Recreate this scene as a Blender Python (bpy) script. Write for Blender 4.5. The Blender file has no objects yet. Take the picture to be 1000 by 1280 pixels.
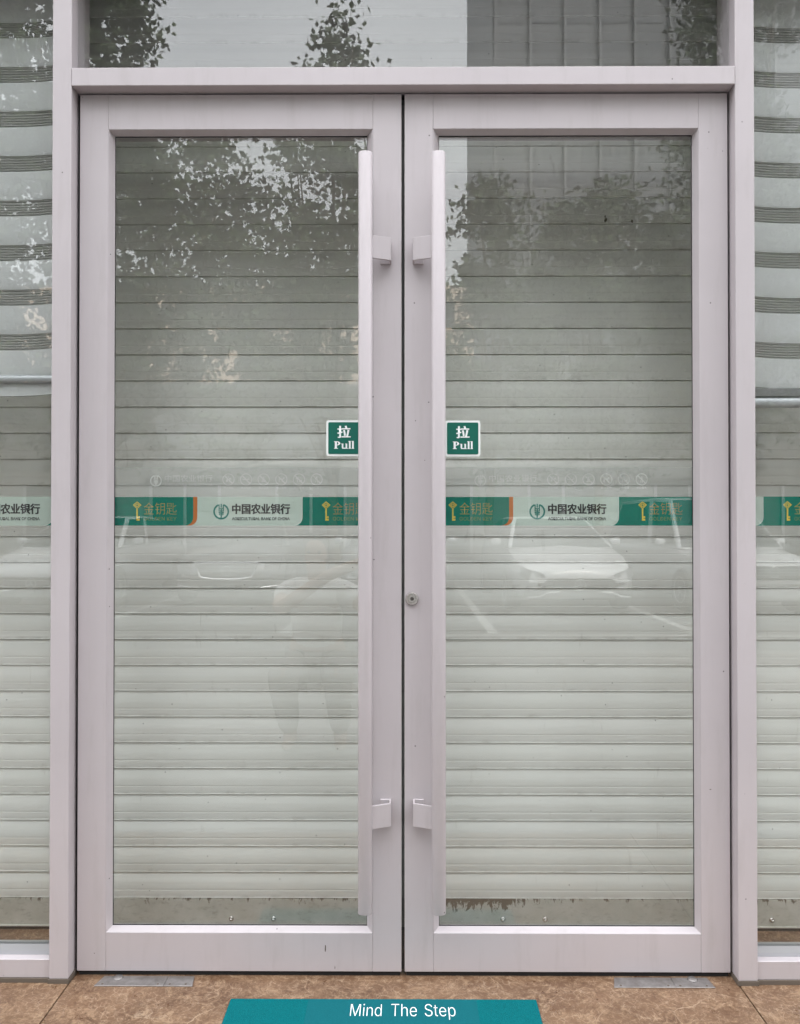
import bpy, bmesh, math, os, random
import numpy as np
from mathutils import Vector
R = math.radians
rnd = random.Random(7)
C = bpy.context.scene.collection
SC = bpy.context.scene

# ------------------------------------------------------------------ camera, world, sun, exposure
cam_d = bpy.data.cameras.new('camera')
cam = bpy.data.objects.new('camera', cam_d); C.objects.link(cam)
cam.location = (0.0036, -2.1975, 1.2372)
cam.rotation_euler = (R(90.54), 0, R(0.303))
cam_d.sensor_fit = 'HORIZONTAL'; cam_d.sensor_width = 36; cam_d.lens = 36.0
cam_d.clip_start = 0.05; cam_d.clip_end = 1500
SC.camera = cam

world = bpy.data.worlds.new('World'); SC.world = world; world.use_nodes = True
wn = world.node_tree.nodes; wl = world.node_tree.links; wn.clear()
SUN_EL, SUN_AZ = 52, 25          # the sun stands behind the bank, so its front is in open shade
wo = wn.new('ShaderNodeOutputWorld'); bg = wn.new('ShaderNodeBackground')
sky = wn.new('ShaderNodeTexSky'); sky.sky_type = 'NISHITA'; sky.sun_disc = False
sky.sun_elevation = R(SUN_EL); sky.sun_rotation = R(SUN_AZ)
sky.air_density = 1.6; sky.dust_density = 5.0; sky.ozone_density = 1.0
hs = wn.new('ShaderNodeHueSaturation'); hs.inputs['Saturation'].default_value = 0.22
tcw = wn.new('ShaderNodeTexCoord'); nzw = wn.new('ShaderNodeTexNoise')
nzw.inputs['Scale'].default_value = 2.2; nzw.inputs['Detail'].default_value = 5
rpw = wn.new('ShaderNodeMapRange'); rpw.inputs[1].default_value = 0.3; rpw.inputs[2].default_value = 0.7
rpw.inputs[3].default_value = 0.45; rpw.inputs[4].default_value = 0.85
mxw = wn.new('ShaderNodeMix'); mxw.data_type = 'RGBA'
mxw.inputs['B'].default_value = (5.6, 5.75, 5.9, 1)     # thin overcast layer
wl.new(tcw.outputs['Generated'], nzw.inputs['Vector']); wl.new(nzw.outputs['Fac'], rpw.inputs[0])
wl.new(rpw.outputs[0], mxw.inputs['Factor']); wl.new(sky.outputs[0], hs.inputs['Color'])
spw = wn.new('ShaderNodeSeparateXYZ'); wl.new(tcw.outputs['Generated'], spw.inputs[0])
cie = wn.new('ShaderNodeMapRange'); wl.new(spw.outputs[2], cie.inputs[0])
cie.inputs[1].default_value = 0; cie.inputs[2].default_value = 1; cie.inputs[3].default_value = .52; cie.inputs[4].default_value = 1.6
gr = wn.new('ShaderNodeMix'); gr.data_type = 'RGBA'; gr.blend_type = 'MULTIPLY'; gr.inputs['Factor'].default_value = 1
wl.new(hs.outputs[0], mxw.inputs['A']); wl.new(mxw.outputs['Result'], gr.inputs['A']); wl.new(cie.outputs[0], gr.inputs['B'])
wl.new(gr.outputs['Result'], bg.inputs['Color'])
bg.inputs['Strength'].default_value = 0.15; wl.new(bg.outputs[0], wo.inputs[0])

sun_d = bpy.data.lights.new('sun', 'SUN'); sun = bpy.data.objects.new('sun', sun_d); C.objects.link(sun)
sun_d.energy = .7; sun_d.angle = R(12); sun_d.color = (1, .93, .84)
sd = Vector((math.sin(R(SUN_AZ)) * math.cos(R(SUN_EL)), math.cos(R(SUN_AZ)) * math.cos(R(SUN_EL)), math.sin(R(SUN_EL))))
sun.rotation_euler = (-sd).to_track_quat('-Z', 'Y').to_euler(); sun.location = (0, 20, 30)

SC.view_settings.view_transform = 'Standard'; SC.view_settings.look = 'None'
SC.view_settings.gamma = 1; SC.view_settings.use_curve_mapping = False
SC.view_settings.exposure = 2.38
SC.render.engine = 'CYCLES'
cy = SC.cycles
cy.max_bounces = 10; cy.diffuse_bounces = 4; cy.glossy_bounces = 5; cy.transparent_max_bounces = 24
cy.caustics_reflective = False; cy.caustics_refractive = False
cy.sample_clamp_indirect = 6
cy.use_denoising = True; cy.use_adaptive_sampling = False

# ------------------------------------------------------------------ helpers
OFF = {}          # world offset of every object's local origin

def tag(o, label=None, cat=None, group=None, kind=None):
    if label: o['label'] = label
    if cat: o['category'] = cat
    if group: o['group'] = group
    if kind: o['kind'] = kind
    return o

def thing(name, loc, label, cat, group=None):
    o = bpy.data.objects.new(name, None); C.objects.link(o)
    o.location = loc; o.empty_display_size = 0.1
    OFF[o] = Vector(loc)
    return tag(o, label, cat, group)

def link(name, me, parent=None, at=None):
    """link mesh me (vertices in the parent's local space, shifted by at)"""
    o = bpy.data.objects.new(name, me); C.objects.link(o)
    if parent is not None:
        o.parent = parent
    base = OFF.get(parent, Vector((0, 0, 0)))
    if at is not None:
        o.location = at
    OFF[o] = base + Vector(o.location)
    return o

class MB:
    def __init__(s): s.v = []; s.f = []
    def add(s, v, f):
        n = len(s.v); s.v += [tuple(p) for p in v]; s.f += [tuple(i + n for i in q) for q in f]; return s
    def box(s, x0, x1, y0, y1, z0, z1):
        v = [(x0, y0, z0), (x1, y0, z0), (x1, y1, z0), (x0, y1, z0), (x0, y0, z1), (x1, y0, z1), (x1, y1, z1), (x0, y1, z1)]
        return s.add(v, [(0, 3, 2, 1), (4, 5, 6, 7), (0, 1, 5, 4), (1, 2, 6, 5), (2, 3, 7, 6), (3, 0, 4, 7)])
    def prism(s, poly, axis, a, b):
        """poly of 2-D points swept along axis from a to b. axis x: (y,z); y: (x,z); z: (x,y)"""
        n = len(poly)
        def P(p, t):
            return {'x': (t, p[0], p[1]), 'y': (p[0], t, p[1]), 'z': (p[0], p[1], t)}[axis]
        v = [P(p, a) for p in poly] + [P(p, b) for p in poly]
        f = [(i, (i + 1) % n, n + (i + 1) % n, n + i) for i in range(n)]
        f += [tuple(range(n)), tuple(range(n, 2 * n))]
        return s.add(v, f)
    def tube(s, pts, r, n=12, caps=True):
        """round tube through pts; r is one radius or one per point"""
        pts = [Vector(p) for p in pts]; m = len(pts)
        rr = r if isinstance(r, (list, tuple)) else [r] * m
        v = []; f = []
        for i, p in enumerate(pts):
            d = (pts[min(i + 1, m - 1)] - pts[max(i - 1, 0)]).normalized()
            up = Vector((0, 0, 1)) if abs(d.z) < .9 else Vector((1, 0, 0))
            a = d.cross(up).normalized(); b = d.cross(a)
            for k in range(n):
                t = 2 * math.pi * k / n
                v.append(p + a * (rr[i] * math.cos(t)) + b * (rr[i] * math.sin(t)))
        for i in range(m - 1):
            for k in range(n):
                f.append((i * n + k, i * n + (k + 1) % n, (i + 1) * n + (k + 1) % n, (i + 1) * n + k))
        if caps:
            f.append(tuple(range(n))); f.append(tuple((m - 1) * n + k for k in range(n)))
        return s.add(v, f)
    def lathe(s, prof, c, axis='y', n=20):
        """prof: (radius, offset along axis)"""
        v = []; f = []; m = len(prof)
        for (r, h) in prof:
            for k in range(n):
                t = 2 * math.pi * k / n; a, b = r * math.cos(t), r * math.sin(t)
                v.append({'y': (c[0] + a, c[1] + h, c[2] + b), 'z': (c[0] + a, c[1] + b, c[2] + h), 'x': (c[0] + h, c[1] + a, c[2] + b)}[axis])
        for i in range(m - 1):
            for k in range(n):
                f.append((i * n + k, i * n + (k + 1) % n, (i + 1) * n + (k + 1) % n, (i + 1) * n + k))
        f.append(tuple(range(n))); f.append(tuple((m - 1) * n + k for k in range(n)))
        return s.add(v, f)
    def poly(s, pts): return s.add(pts, [tuple(range(len(pts)))])
    def mesh(s, name, mat, off=Vector((0, 0, 0)), bevel=0, seg=1, smooth=False):
        me = bpy.data.meshes.new(name)
        me.from_pydata([(p[0] - off[0], p[1] - off[1], p[2] - off[2]) for p in s.v], [], s.f)
        bm = bmesh.new(); bm.from_mesh(me)
        bmesh.ops.recalc_face_normals(bm, faces=bm.faces)
        if bevel:
            es = [e for e in bm.edges if len(e.link_faces) == 2 and e.calc_face_angle(0) > .6]
            bmesh.ops.bevel(bm, geom=es, offset=bevel, segments=seg, profile=.5, affect='EDGES', clamp_overlap=True)
        bm.to_mesh(me); bm.free()
        if smooth is True:
            me.polygons.foreach_set('use_smooth', [True] * len(me.polygons))
        elif smooth:
            me.shade_smooth() if hasattr(me, 'shade_smooth') else None
            me.set_sharp_from_angle(angle=R(smooth))
        me.materials.append(mat)
        return me
    def build(s, name, mat, parent=None, bevel=0, seg=1, smooth=False):
        return link(name, s.mesh(name, mat, OFF.get(parent, Vector((0, 0, 0))), bevel, seg, smooth), parent)

try:
    FONT = bpy.data.fonts.load(os.path.join(bpy.utils.resource_path('LOCAL'), 'datafiles', 'fonts', 'Inter.woff2'))
except Exception:
    FONT = None          # Blender's own built-in face

def text_mesh(body, size, mat, name='lettering', bold=0.0, sx=1.0, sy=1.0, spacing=1.0, align='CENTER', word=1.0):
    c = bpy.data.curves.new('lettering', 'FONT'); c.body = body; c.size = size
    if FONT and body.isascii(): c.font = FONT
    c.size = size; c.offset = bold
    c.align_x = align; c.align_y = 'CENTER'; c.space_character = spacing; c.space_word = word; c.resolution_u = 3
    o = bpy.data.objects.new('lettering', c); C.objects.link(o)
    dg = bpy.context.evaluated_depsgraph_get(); dg.update()
    me = bpy.data.meshes.new_from_object(o.evaluated_get(dg))
    bpy.data.objects.remove(o); bpy.data.curves.remove(c)
    me.name = name
    for v in me.vertices: v.co.x *= sx; v.co.y *= sy
    me.materials.clear(); me.materials.append(mat)
    return me

def upright(me, x, y, z):
    """turn a text mesh (xy plane) to face -Y with its centre at x, y, z; heavier upright strokes come from the bold offset"""
    for v in me.vertices:
        v.co = Vector((v.co.x + x, y - v.co.z, v.co.y + z))
    return me

def shift(me, off):
    for v in me.vertices: v.co = v.co - off
    return me

def bbox_fit(me, x0, x1, y0, y1):
    """scale a flat text mesh to fill a box exactly"""
    xs = [v.co.x for v in me.vertices]; ys = [v.co.y for v in me.vertices]
    a, b, c, d = min(xs), max(xs), min(ys), max(ys)
    for v in me.vertices:
        v.co.x = x0 + (v.co.x - a) / (b - a) * (x1 - x0)
        v.co.y = y0 + (v.co.y - c) / (d - c) * (y1 - y0)
    return me

# ------------------------------------------------------------------ materials
def mat(name):
    m = bpy.data.materials.new(name); m.use_nodes = True
    nt = m.node_tree; return m, nt, nt.nodes, nt.links, nt.nodes['Principled BSDF']

def simple(name, col, rough=.5, metal=0, spec=.5, emit=None):
    m, nt, n, l, p = mat(name)
    p.inputs['Base Color'].default_value = (*col, 1); p.inputs['Roughness'].default_value = rough
    p.inputs['Metallic'].default_value = metal; p.inputs['Specular IOR Level'].default_value = spec
    return m

def nd(n, t, **k):
    x = n.new(t)
    for a, v in k.items():
        if hasattr(x, a): setattr(x, a, v)
    return x

def noise(n, l, vec, scale, detail=4, rough=.55, dist=0.0):
    x = n.new('ShaderNodeTexNoise'); x.inputs['Scale'].default_value = scale; x.inputs['Detail'].default_value = detail
    x.inputs['Roughness'].default_value = rough; x.inputs['Distortion'].default_value = dist
    if vec is not None: l.new(vec, x.inputs['Vector'])
    return x.outputs['Fac']

def maprange(n, l, src, a, b, c, d):
    x = n.new('ShaderNodeMapRange'); l.new(src, x.inputs[0])
    for i, v in enumerate((a, b, c, d)): x.inputs[i + 1].default_value = v
    return x.outputs[0]

def mixc(n, l, fac, a, b, mode='MIX'):
    x = n.new('ShaderNodeMix'); x.data_type = 'RGBA'; x.blend_type = mode
    if isinstance(fac, (int, float)): x.inputs['Factor'].default_value = fac
    else: l.new(fac, x.inputs['Factor'])
    for key, v in (('A', a), ('B', b)):
        if isinstance(v, tuple): x.inputs[key].default_value = (*v, 1) if len(v) == 3 else v
        else: l.new(v, x.inputs[key])
    return x.outputs['Result']

def mth(n, l, op, a, b=0.0):
    x = n.new('ShaderNodeMath'); x.operation = op
    for i, v in enumerate((a, b)):
        if isinstance(v, (int, float)): x.inputs[i].default_value = v
        else: l.new(v, x.inputs[i])
    return x.outputs[0]

def pos(n, l, scale=(1, 1, 1)):
    g = n.new('ShaderNodeNewGeometry')
    mp = n.new('ShaderNodeMapping'); mp.inputs['Scale'].default_value = scale
    l.new(g.outputs['Position'], mp.inputs['Vector'])
    return mp.outputs[0]

def objco(n, l, scale=(1, 1, 1)):
    g = n.new('ShaderNodeTexCoord')
    mp = n.new('ShaderNodeMapping'); mp.inputs['Scale'].default_value = scale
    l.new(g.outputs['Object'], mp.inputs['Vector'])
    return mp.outputs[0]

def bump(n, l, p, h, strength, dist=.001):
    b = n.new('ShaderNodeBump'); b.inputs['Strength'].default_value = strength; b.inputs['Distance'].default_value = dist
    l.new(h, b.inputs['Height']); l.new(b.outputs[0], p.inputs['Normal'])

def frame_mat(name, col):
    m, nt, n, l, p = mat(name)
    v = pos(n, l)
    big = maprange(n, l, noise(n, l, v, 2.3, 5), .3, .7, .0, 1.0)
    base = mixc(n, l, big, tuple(c * .95 for c in col), tuple(min(1, c * 1.03) for c in col))
    smear = maprange(n, l, noise(n, l, pos(n, l, (9, 9, 1.2)), 3.0, 6, .65), .52, .80, 0, .24)
    base = mixc(n, l, smear, base, (.30, .27, .25))
    vo = n.new('ShaderNodeTexVoronoi'); vo.inputs['Scale'].default_value = 26; l.new(v, vo.inputs['Vector'])
    sep = n.new('ShaderNodeSeparateColor'); l.new(vo.outputs['Color'], sep.inputs[0])
    dot = mth(n, l, 'MULTIPLY', mth(n, l, 'LESS_THAN', vo.outputs['Distance'], .055), mth(n, l, 'GREATER_THAN', sep.outputs[0], .80))
    base = mixc(n, l, mth(n, l, 'MULTIPLY', dot, .75), base, (.07, .06, .06))
    l.new(base, p.inputs['Base Color'])
    l.new(maprange(n, l, noise(n, l, v, 7, 4), .3, .7, .42, .58), p.inputs['Roughness'])
    p.inputs['Metallic'].default_value = .09; p.inputs['Specular IOR Level'].default_value = .4
    bump(n, l, p, noise(n, l, v, 900, 2), .12, .0004)
    return m

M = {}
M['frame'] = frame_mat('powder_coated_aluminium', (.520, .472, .488))
M['rubber'] = simple('black_rubber', (.012, .012, .013), .7)
M['dark'] = simple('dark_interior', (.03, .03, .03), .8)
M['lock'] = simple('lock_steel', (.62, .59, .56), .26, .8)
M['chrome'] = simple('chrome', (.75, .75, .76), .12, 1)
M['bar_alu'] = simple('satin_aluminium', (.46, .47, .49), .40, .35)
M['white'] = simple('white_vinyl', (.82, .83, .82), .35)
M['sign_green'] = simple('sign_green', (.003, .118, .085), .35)
M['black_ink'] = simple('black_vinyl', (.012, .014, .014), .4)
M['logo_green'] = simple('emblem_green', (.004, .165, .13), .4)
M['orange'] = simple('orange_vinyl', (.47, .13, .012), .4)
M['gold'] = simple('gold_vinyl', (.62, .50, .06), .4)
M['text_white'] = simple('white_print', (.85, .86, .86), .5)
M['sealant'] = simple('dirty_sealant', (.12, .095, .075), .8)

def glass_mat(name, tint, dust=.02, refl=.045, wav=.0):
    m = bpy.data.materials.new(name); m.use_nodes = True
    nt = m.node_tree; n, l = nt.nodes, nt.links; n.clear()
    out = n.new('ShaderNodeOutputMaterial')
    tr = n.new('ShaderNodeBsdfTransparent'); tr.inputs[0].default_value = (*tint, 1)
    gl = n.new('ShaderNodeBsdfGlossy'); gl.inputs['Roughness'].default_value = .0
    gl.inputs[0].default_value = (1, 1, 1, 1)
    lw = n.new('ShaderNodeLayerWeight'); lw.inputs['Blend'].default_value = .5
    p5 = mth(n, l, 'POWER', lw.outputs['Facing'], 5.0)
    fr = mth(n, l, 'ADD', mth(n, l, 'MULTIPLY', p5, 1 - refl), refl)
    mx = n.new('ShaderNodeMixShader'); l.new(fr, mx.inputs[0]); l.new(tr.outputs[0], mx.inputs[1]); l.new(gl.outputs[0], mx.inputs[2])
    df = n.new('ShaderNodeBsdfDiffuse'); df.inputs[0].default_value = (.62, .62, .58, 1)
    v = pos(n, l)
    du = mth(n, l, 'MULTIPLY', maprange(n, l, noise(n, l, v, 3.2, 7, .62), .35, .75, .25, 1.6), dust)
    sp = maprange(n, l, noise(n, l, v, 160, 2), .74, .80, 0, dust * 3)
    mx2 = n.new('ShaderNodeMixShader'); l.new(mth(n, l, 'ADD', du, sp), mx2.inputs[0]); l.new(mx.outputs[0], mx2.inputs[1]); l.new(df.outputs[0], mx2.inputs[2])
    l.new(mx2.outputs[0], out.inputs[0])
    if wav:
        b = n.new('ShaderNodeBump'); b.inputs['Strength'].default_value = wav; b.inputs['Distance'].default_value = .01
        l.new(noise(n, l, pos(n, l, (1, 1, .5)), 3.0, 1), b.inputs['Height'])
        l.new(b.outputs[0], gl.inputs['Normal'])
    return m
M['glass'] = glass_mat('window_glass', (.988, .994, .989), .008, .055, .004)

def film_mat(name, col, alpha, rough=.5):
    m = bpy.data.materials.new(name); m.use_nodes = True
    n, l = m.node_tree.nodes, m.node_tree.links; n.clear()
    out = n.new('ShaderNodeOutputMaterial')
    tr = n.new('ShaderNodeBsdfTransparent')
    df = n.new('ShaderNodeBsdfDiffuse'); df.inputs[0].default_value = (*col, 1)
    tl = n.new('ShaderNodeBsdfTranslucent'); tl.inputs[0].default_value = (*col, 1)
    a = n.new('ShaderNodeMixShader'); a.inputs[0].default_value = .35; l.new(df.outputs[0], a.inputs[1]); l.new(tl.outputs[0], a.inputs[2])
    mx = n.new('ShaderNodeMixShader'); mx.inputs[0].default_value = alpha
    l.new(tr.outputs[0], mx.inputs[1]); l.new(a.outputs[0], mx.inputs[2]); l.new(mx.outputs[0], out.inputs[0])
    return m
M['film'] = film_mat('frosted_film', (.48, .50, .48), .42)
M['film_pale'] = film_mat('pale_green_film', (.60, .73, .65), .76)
M['film_green'] = film_mat('green_film', (.002, .22, .158), .985)
M['film_white'] = film_mat('white_print_film', (.85, .86, .85), .62)
M['film_white2'] = film_mat('worn_white_print_film', (.85, .86, .85), .34)
M['film_edge'] = film_mat('white_edge_film', (.72, .80, .76), .9)

def key_text_mat():
    m, nt, n, l, p = mat('gold_to_red_print')
    g = n.new('ShaderNodeTexCoord'); s = n.new('ShaderNodeSeparateXYZ'); l.new(g.outputs['Generated'], s.inputs[0])
    l.new(mixc(n, l, maprange(n, l, s.outputs[0], .1, .95, 0, 1), (.42, .42, .07), (.27, .10, .05)), p.inputs['Base Color'])
    p.inputs['Roughness'].default_value = .5
    return m
M['key_text'] = key_text_mat()
M['key_small'] = simple('dim_gold_print', (.16, .27, .08), .5)

def shutter_mat():
    m, nt, n, l, p = mat('painted_shutter_aluminium')
    oi = n.new('ShaderNodeObjectInfo')
    v = pos(n, l, (1, 1, 1)); vs = pos(n, l, (.30, 1, 24))
    base = mixc(n, l, oi.outputs['Random'], (.775, .78, .735), (.805, .805, .765))
    st = maprange(n, l, noise(n, l, vs, 2.2, 7, .65), .52, .82, 0, .28)
    base = mixc(n, l, st, base, (.48, .45, .37))
    vd = pos(n, l, (14, 1, 3.2))
    dr = maprange(n, l, noise(n, l, vd, 2.0, 6, .7, .4), .62, .80, 0, .40)
    base = mixc(n, l, dr, base, (.25, .22, .17))
    # grime lying along the lower lip of each slat (object space z runs 0..1 up the slat)
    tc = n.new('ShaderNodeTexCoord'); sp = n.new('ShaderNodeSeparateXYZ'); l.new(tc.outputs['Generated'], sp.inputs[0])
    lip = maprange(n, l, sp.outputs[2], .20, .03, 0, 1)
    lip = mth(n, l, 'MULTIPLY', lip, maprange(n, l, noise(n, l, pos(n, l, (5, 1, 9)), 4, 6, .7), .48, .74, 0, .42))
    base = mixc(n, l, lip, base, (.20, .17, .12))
    vo = n.new('ShaderNodeTexVoronoi'); vo.inputs['Scale'].default_value = 42; l.new(v, vo.inputs['Vector'])
    sc_ = n.new('ShaderNodeSeparateColor'); l.new(vo.outputs['Color'], sc_.inputs[0])
    dot = mth(n, l, 'MULTIPLY', mth(n, l, 'LESS_THAN', vo.outputs['Distance'], .09), mth(n, l, 'GREATER_THAN', sc_.outputs[0], .90))
    base = mixc(n, l, mth(n, l, 'MULTIPLY', dot, .6), base, (.08, .07, .055))
    l.new(base, p.inputs['Base Color'])
    l.new(maprange(n, l, noise(n, l, v, 12, 4), .3, .7, .42, .62), p.inputs['Roughness'])
    p.inputs['Specular IOR Level'].default_value = .35
    bump(n, l, p, noise(n, l, vs, 5, 4), .03, .0005)
    return m
M['shutter'] = shutter_mat()

def bottom_bar_mat():
    m, nt, n, l, p = mat('worn_bottom_bar')
    v = pos(n, l); g = n.new('ShaderNodeNewGeometry'); s = n.new('ShaderNodeSeparateXYZ'); l.new(g.outputs['Position'], s.inputs[0])
    base = mixc(n, l, maprange(n, l, noise(n, l, v, 9, 6, .6), .35, .7, 0, 1), (.45, .44, .385), (.56, .55, .50))
    speck = maprange(n, l, noise(n, l, pos(n, l, (11, 1, 22)), 3, 8, .74), .53, .72, 0, .6)
    base = mixc(n, l, speck, base, (.25, .23, .19))
    # paint flaked off along the upper edge, mostly at two places
    up = maprange(n, l, s.outputs[2], -.062, -.010, 0, .30)
    left = maprange(n, l, mth(n, l, 'ABSOLUTE', mth(n, l, 'SUBTRACT', s.outputs[0], .24)), .06, .26, .185, 0)
    fl = mth(n, l, 'ADD', noise(n, l, pos(n, l, (30, 1, 9)), 1.6, 7, .74, .6), mth(n, l, 'ADD', up, left))
    base = mixc(n, l, maprange(n, l, fl, .82, .86, 0, .92), base, (.115, .09, .06))
    l.new(base, p.inputs['Base Color']); p.inputs['Roughness'].default_value = .55
    return m
M['bottom_bar'] = bottom_bar_mat()

def marble_mat():
    m, nt, n, l, p = mat('brown_marble')
    oi = n.new('ShaderNodeObjectInfo')
    g = n.new('ShaderNodeNewGeometry'); va = n.new('ShaderNodeVectorMath'); va.operation = 'ADD'
    cb = n.new('ShaderNodeCombineXYZ'); l.new(mth(n, l, 'MULTIPLY', oi.outputs['Random'], 40), cb.inputs[0])
    l.new(g.outputs['Position'], va.inputs[0]); l.new(cb.outputs[0], va.inputs[1]); v = va.outputs[0]
    nz = n.new('ShaderNodeTexNoise'); nz.inputs['Scale'].default_value = 7; nz.inputs['Detail'].default_value = 6; l.new(v, nz.inputs['Vector'])
    vm = n.new('ShaderNodeVectorMath'); vm.operation = 'SCALE'; vm.inputs['Scale'].default_value = .09; l.new(nz.outputs['Color'], vm.inputs[0])
    vb = n.new('ShaderNodeVectorMath'); vb.operation = 'ADD'; l.new(v, vb.inputs[0]); l.new(vm.outputs[0], vb.inputs[1])
    base = mixc(n, l, maprange(n, l, noise(n, l, v, 6, 10, .72), .34, .66, 0, 1), (0.0903, 0.0459, 0.0254), (0.203, 0.1184, 0.0692))
    base = mixc(n, l, maprange(n, l, noise(n, l, vb.outputs[0], 30, 10, .78, .8), .50, .60, 0, .75), base, (0.3009, 0.1959, 0.1202))
    base = mixc(n, l, maprange(n, l, noise(n, l, vb.outputs[0], 120, 6, .75), .53, .62, 0, .65), base, (0.3309, 0.2292, 0.1483))
    base = mixc(n, l, maprange(n, l, noise(n, l, v, 95, 6, .75), .55, .64, 0, .6), base, (0.0639, 0.0318, 0.0184))
    for sc_, w, a, col in ((4.5, .006, .85, (0.4362, 0.3253, 0.2261)), (13, .014, .55, (0.3761, 0.2662, 0.1765))):
        vo = n.new('ShaderNodeTexVoronoi'); vo.feature = 'DISTANCE_TO_EDGE'; vo.inputs['Scale'].default_value = sc_; l.new(vb.outputs[0], vo.inputs['Vector'])
        k = mth(n, l, 'MULTIPLY', maprange(n, l, vo.outputs['Distance'], 0, w, 1, 0), maprange(n, l, noise(n, l, v, sc_ * .9, 5), .47, .62, 0, a))
        base = mixc(n, l, k, base, col)
    vo = n.new('ShaderNodeTexVoronoi'); vo.feature = 'DISTANCE_TO_EDGE'; vo.inputs['Scale'].default_value = 55; l.new(vb.outputs[0], vo.inputs['Vector'])
    k = mth(n, l, 'MULTIPLY', maprange(n, l, vo.outputs['Distance'], .0, .07, 1, 0), maprange(n, l, noise(n, l, v, 24, 5, .7), .46, .60, 0, .5))
    base = mixc(n, l, k, base, (0.4574, 0.3413, 0.2402))
    l.new(base, p.inputs['Base Color'])
    l.new(maprange(n, l, noise(n, l, v, 18, 6, .7), .3, .7, .22, .52), p.inputs['Roughness'])
    p.inputs['Specular IOR Level'].default_value = .4
    return m
M['marble'] = marble_mat()

def noisy(name, a, b, scale, rough=.8, bmp=0, detail=6, metal=0, spec=.5):
    m, nt, n, l, p = mat(name); v = pos(n, l); f = noise(n, l, v, scale, detail, .65)
    l.new(mixc(n, l, maprange(n, l, f, .3, .7, 0, 1), a, b), p.inputs['Base Color']); p.inputs['Roughness'].default_value = rough
    p.inputs['Metallic'].default_value = metal; p.inputs['Specular IOR Level'].default_value = spec
    if bmp: bump(n, l, p, f, bmp, .003)
    return m
M['steel'] = noisy('brushed_steel', (.22, .20, .19), (.36, .34, .33), 40, .46, .05, 5, .7)
M['mat'] = noisy('teal_carpet', (.0006, .085, .10), (.002, .15, .165), 520, .95, .6, 3, 0, .1)
M['mat_panel'] = noisy('teal_print', (.005, .098, .118), (.006, .112, .132), 300, .9, .15, 2, 0, .1)
M['asphalt'] = noisy('asphalt', (.026, .026, .027), (.048, .047, .046), 60, .9, .4)
M['paving'] = noisy('paving', (.13, .125, .12), (.17, .165, .16), 14, .85, .2)
M['road_paint'] = noisy('road_paint', (.22, .22, .21), (.42, .42, .41), 9, .7)
M['stone'] = noisy('grey_stone', (.30, .29, .28), (.38, .37, .36), 20, .6)
M['render'] = noisy('painted_render', (.16, .16, .155), (.21, .21, .205), 3, .85)
M['warm_wall'] = noisy('warm_beige_wall', (.62, .50, .40), (.70, .57, .46), 1.2, .85)
M['tower_wall'] = noisy('tower_panel', (.19, .20, .205), (.22, .23, .235), .7, .6)
M['tower_glass'] = simple('tower_glass', (.20, .215, .23), .3, .0, .5)
M['tower_pane'] = simple('tower_pane', (.185, .195, .205), .4, .0, .35)
M['pane_dark'] = simple('dark_pane', (.03, .035, .04), .1, 0, .6)
M['bark'] = noisy('bark', (.06, .045, .03), (.13, .10, .07), 20, .9, .8)

def leaf_mat(name, a, b):
    m, nt, n, l, p = mat(name)
    l.new(mixc(n, l, maprange(n, l, noise(n, l, pos(n, l), 1.4, 3), .3, .7, 0, 1), a, b), p.inputs['Base Color'])
    p.inputs['Roughness'].default_value = .6; p.inputs['Specular IOR Level'].default_value = .3
    return m
M['leaf'] = leaf_mat('leaf', (.035, .060, .025), (.075, .105, .040))

# ------------------------------------------------------------------ setting: floor tiles, pavement, parking
FZ = -.012                                   # the marble in front of the doors
fl = MB().box(-6, 6, -.95, .0755, -.13, -.035).build('floor', M['sealant']); tag(fl, kind='structure')
PIT_Z = 1.2372 + (-.010 - 1.2372) * (.45 + 2.1975) / 2.4475
for (x0, x1) in ((-2.72, -.9015), (-.8985, .9005), (.9035, 2.72), (-4.5, -2.723), (2.723, 4.5)):
    MB().box(x0, x1, -.95, .075, -.034, FZ).build('marble_tile', M['marble'], fl, bevel=.0012)
for (x0, x1) in ((-2.24, -.9015), (-.8985, .9005), (.9035, 2.24)):
    MB().box(x0, x1, .078, .53, PIT_Z - .02, PIT_Z).build('marble_tile', M['marble'], fl, bevel=.0012)
tag(MB().box(-30, 30, -6.2, -.951, -.40, -.13).build('pavement', M['paving'], bevel=.01), kind='structure')
tag(MB().add([(-400, -6.2, -.14), (400, -6.2, -.14), (400, -500, -.14), (-400, -500, -.14)], [(0, 1, 2, 3)]).build('road', M['asphalt']), kind='structure')
tag(MB().add([(-400, 300, -.42), (400, 300, -.42), (400, -6.2, -.42), (-400, -6.2, -.42)], [(0, 1, 2, 3)]).build('ground', M['paving']), kind='structure')
road = [o for o in C.objects if o.name == 'road'][0]
for x in (-6.6, -4.05, -1.45, 1.08, 3.55, 6.2):
    MB().box(x - .06, x + .06, -13.6, -7.4, -.139, -.135).build('parking_line', M['road_paint'], road)
MB().box(-12, 12, -7.32, -7.22, -.139, -.135).build('parking_line', M['road_paint'], road)

# ------------------------------------------------------------------ door frame (mullions and transom bar)
MF, MBK = -.036, .09
df = thing('door_frame', (0, 0, 0), 'pale lilac aluminium frame of two mullions and a head bar round both doors', 'door frame')
for (x0, x1) in ((-.9535, -.9020), (.9000, .9515)):
    MB().box(x0, x1, MF, MBK, 0, 2.785).build('mullion', M['frame'], df, bevel=.0012)
MB().box(-.9015, .8995, MF - .001, .075, 2.4170, 2.4668).build('head_bar', M['frame'], df, bevel=.0015)
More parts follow.
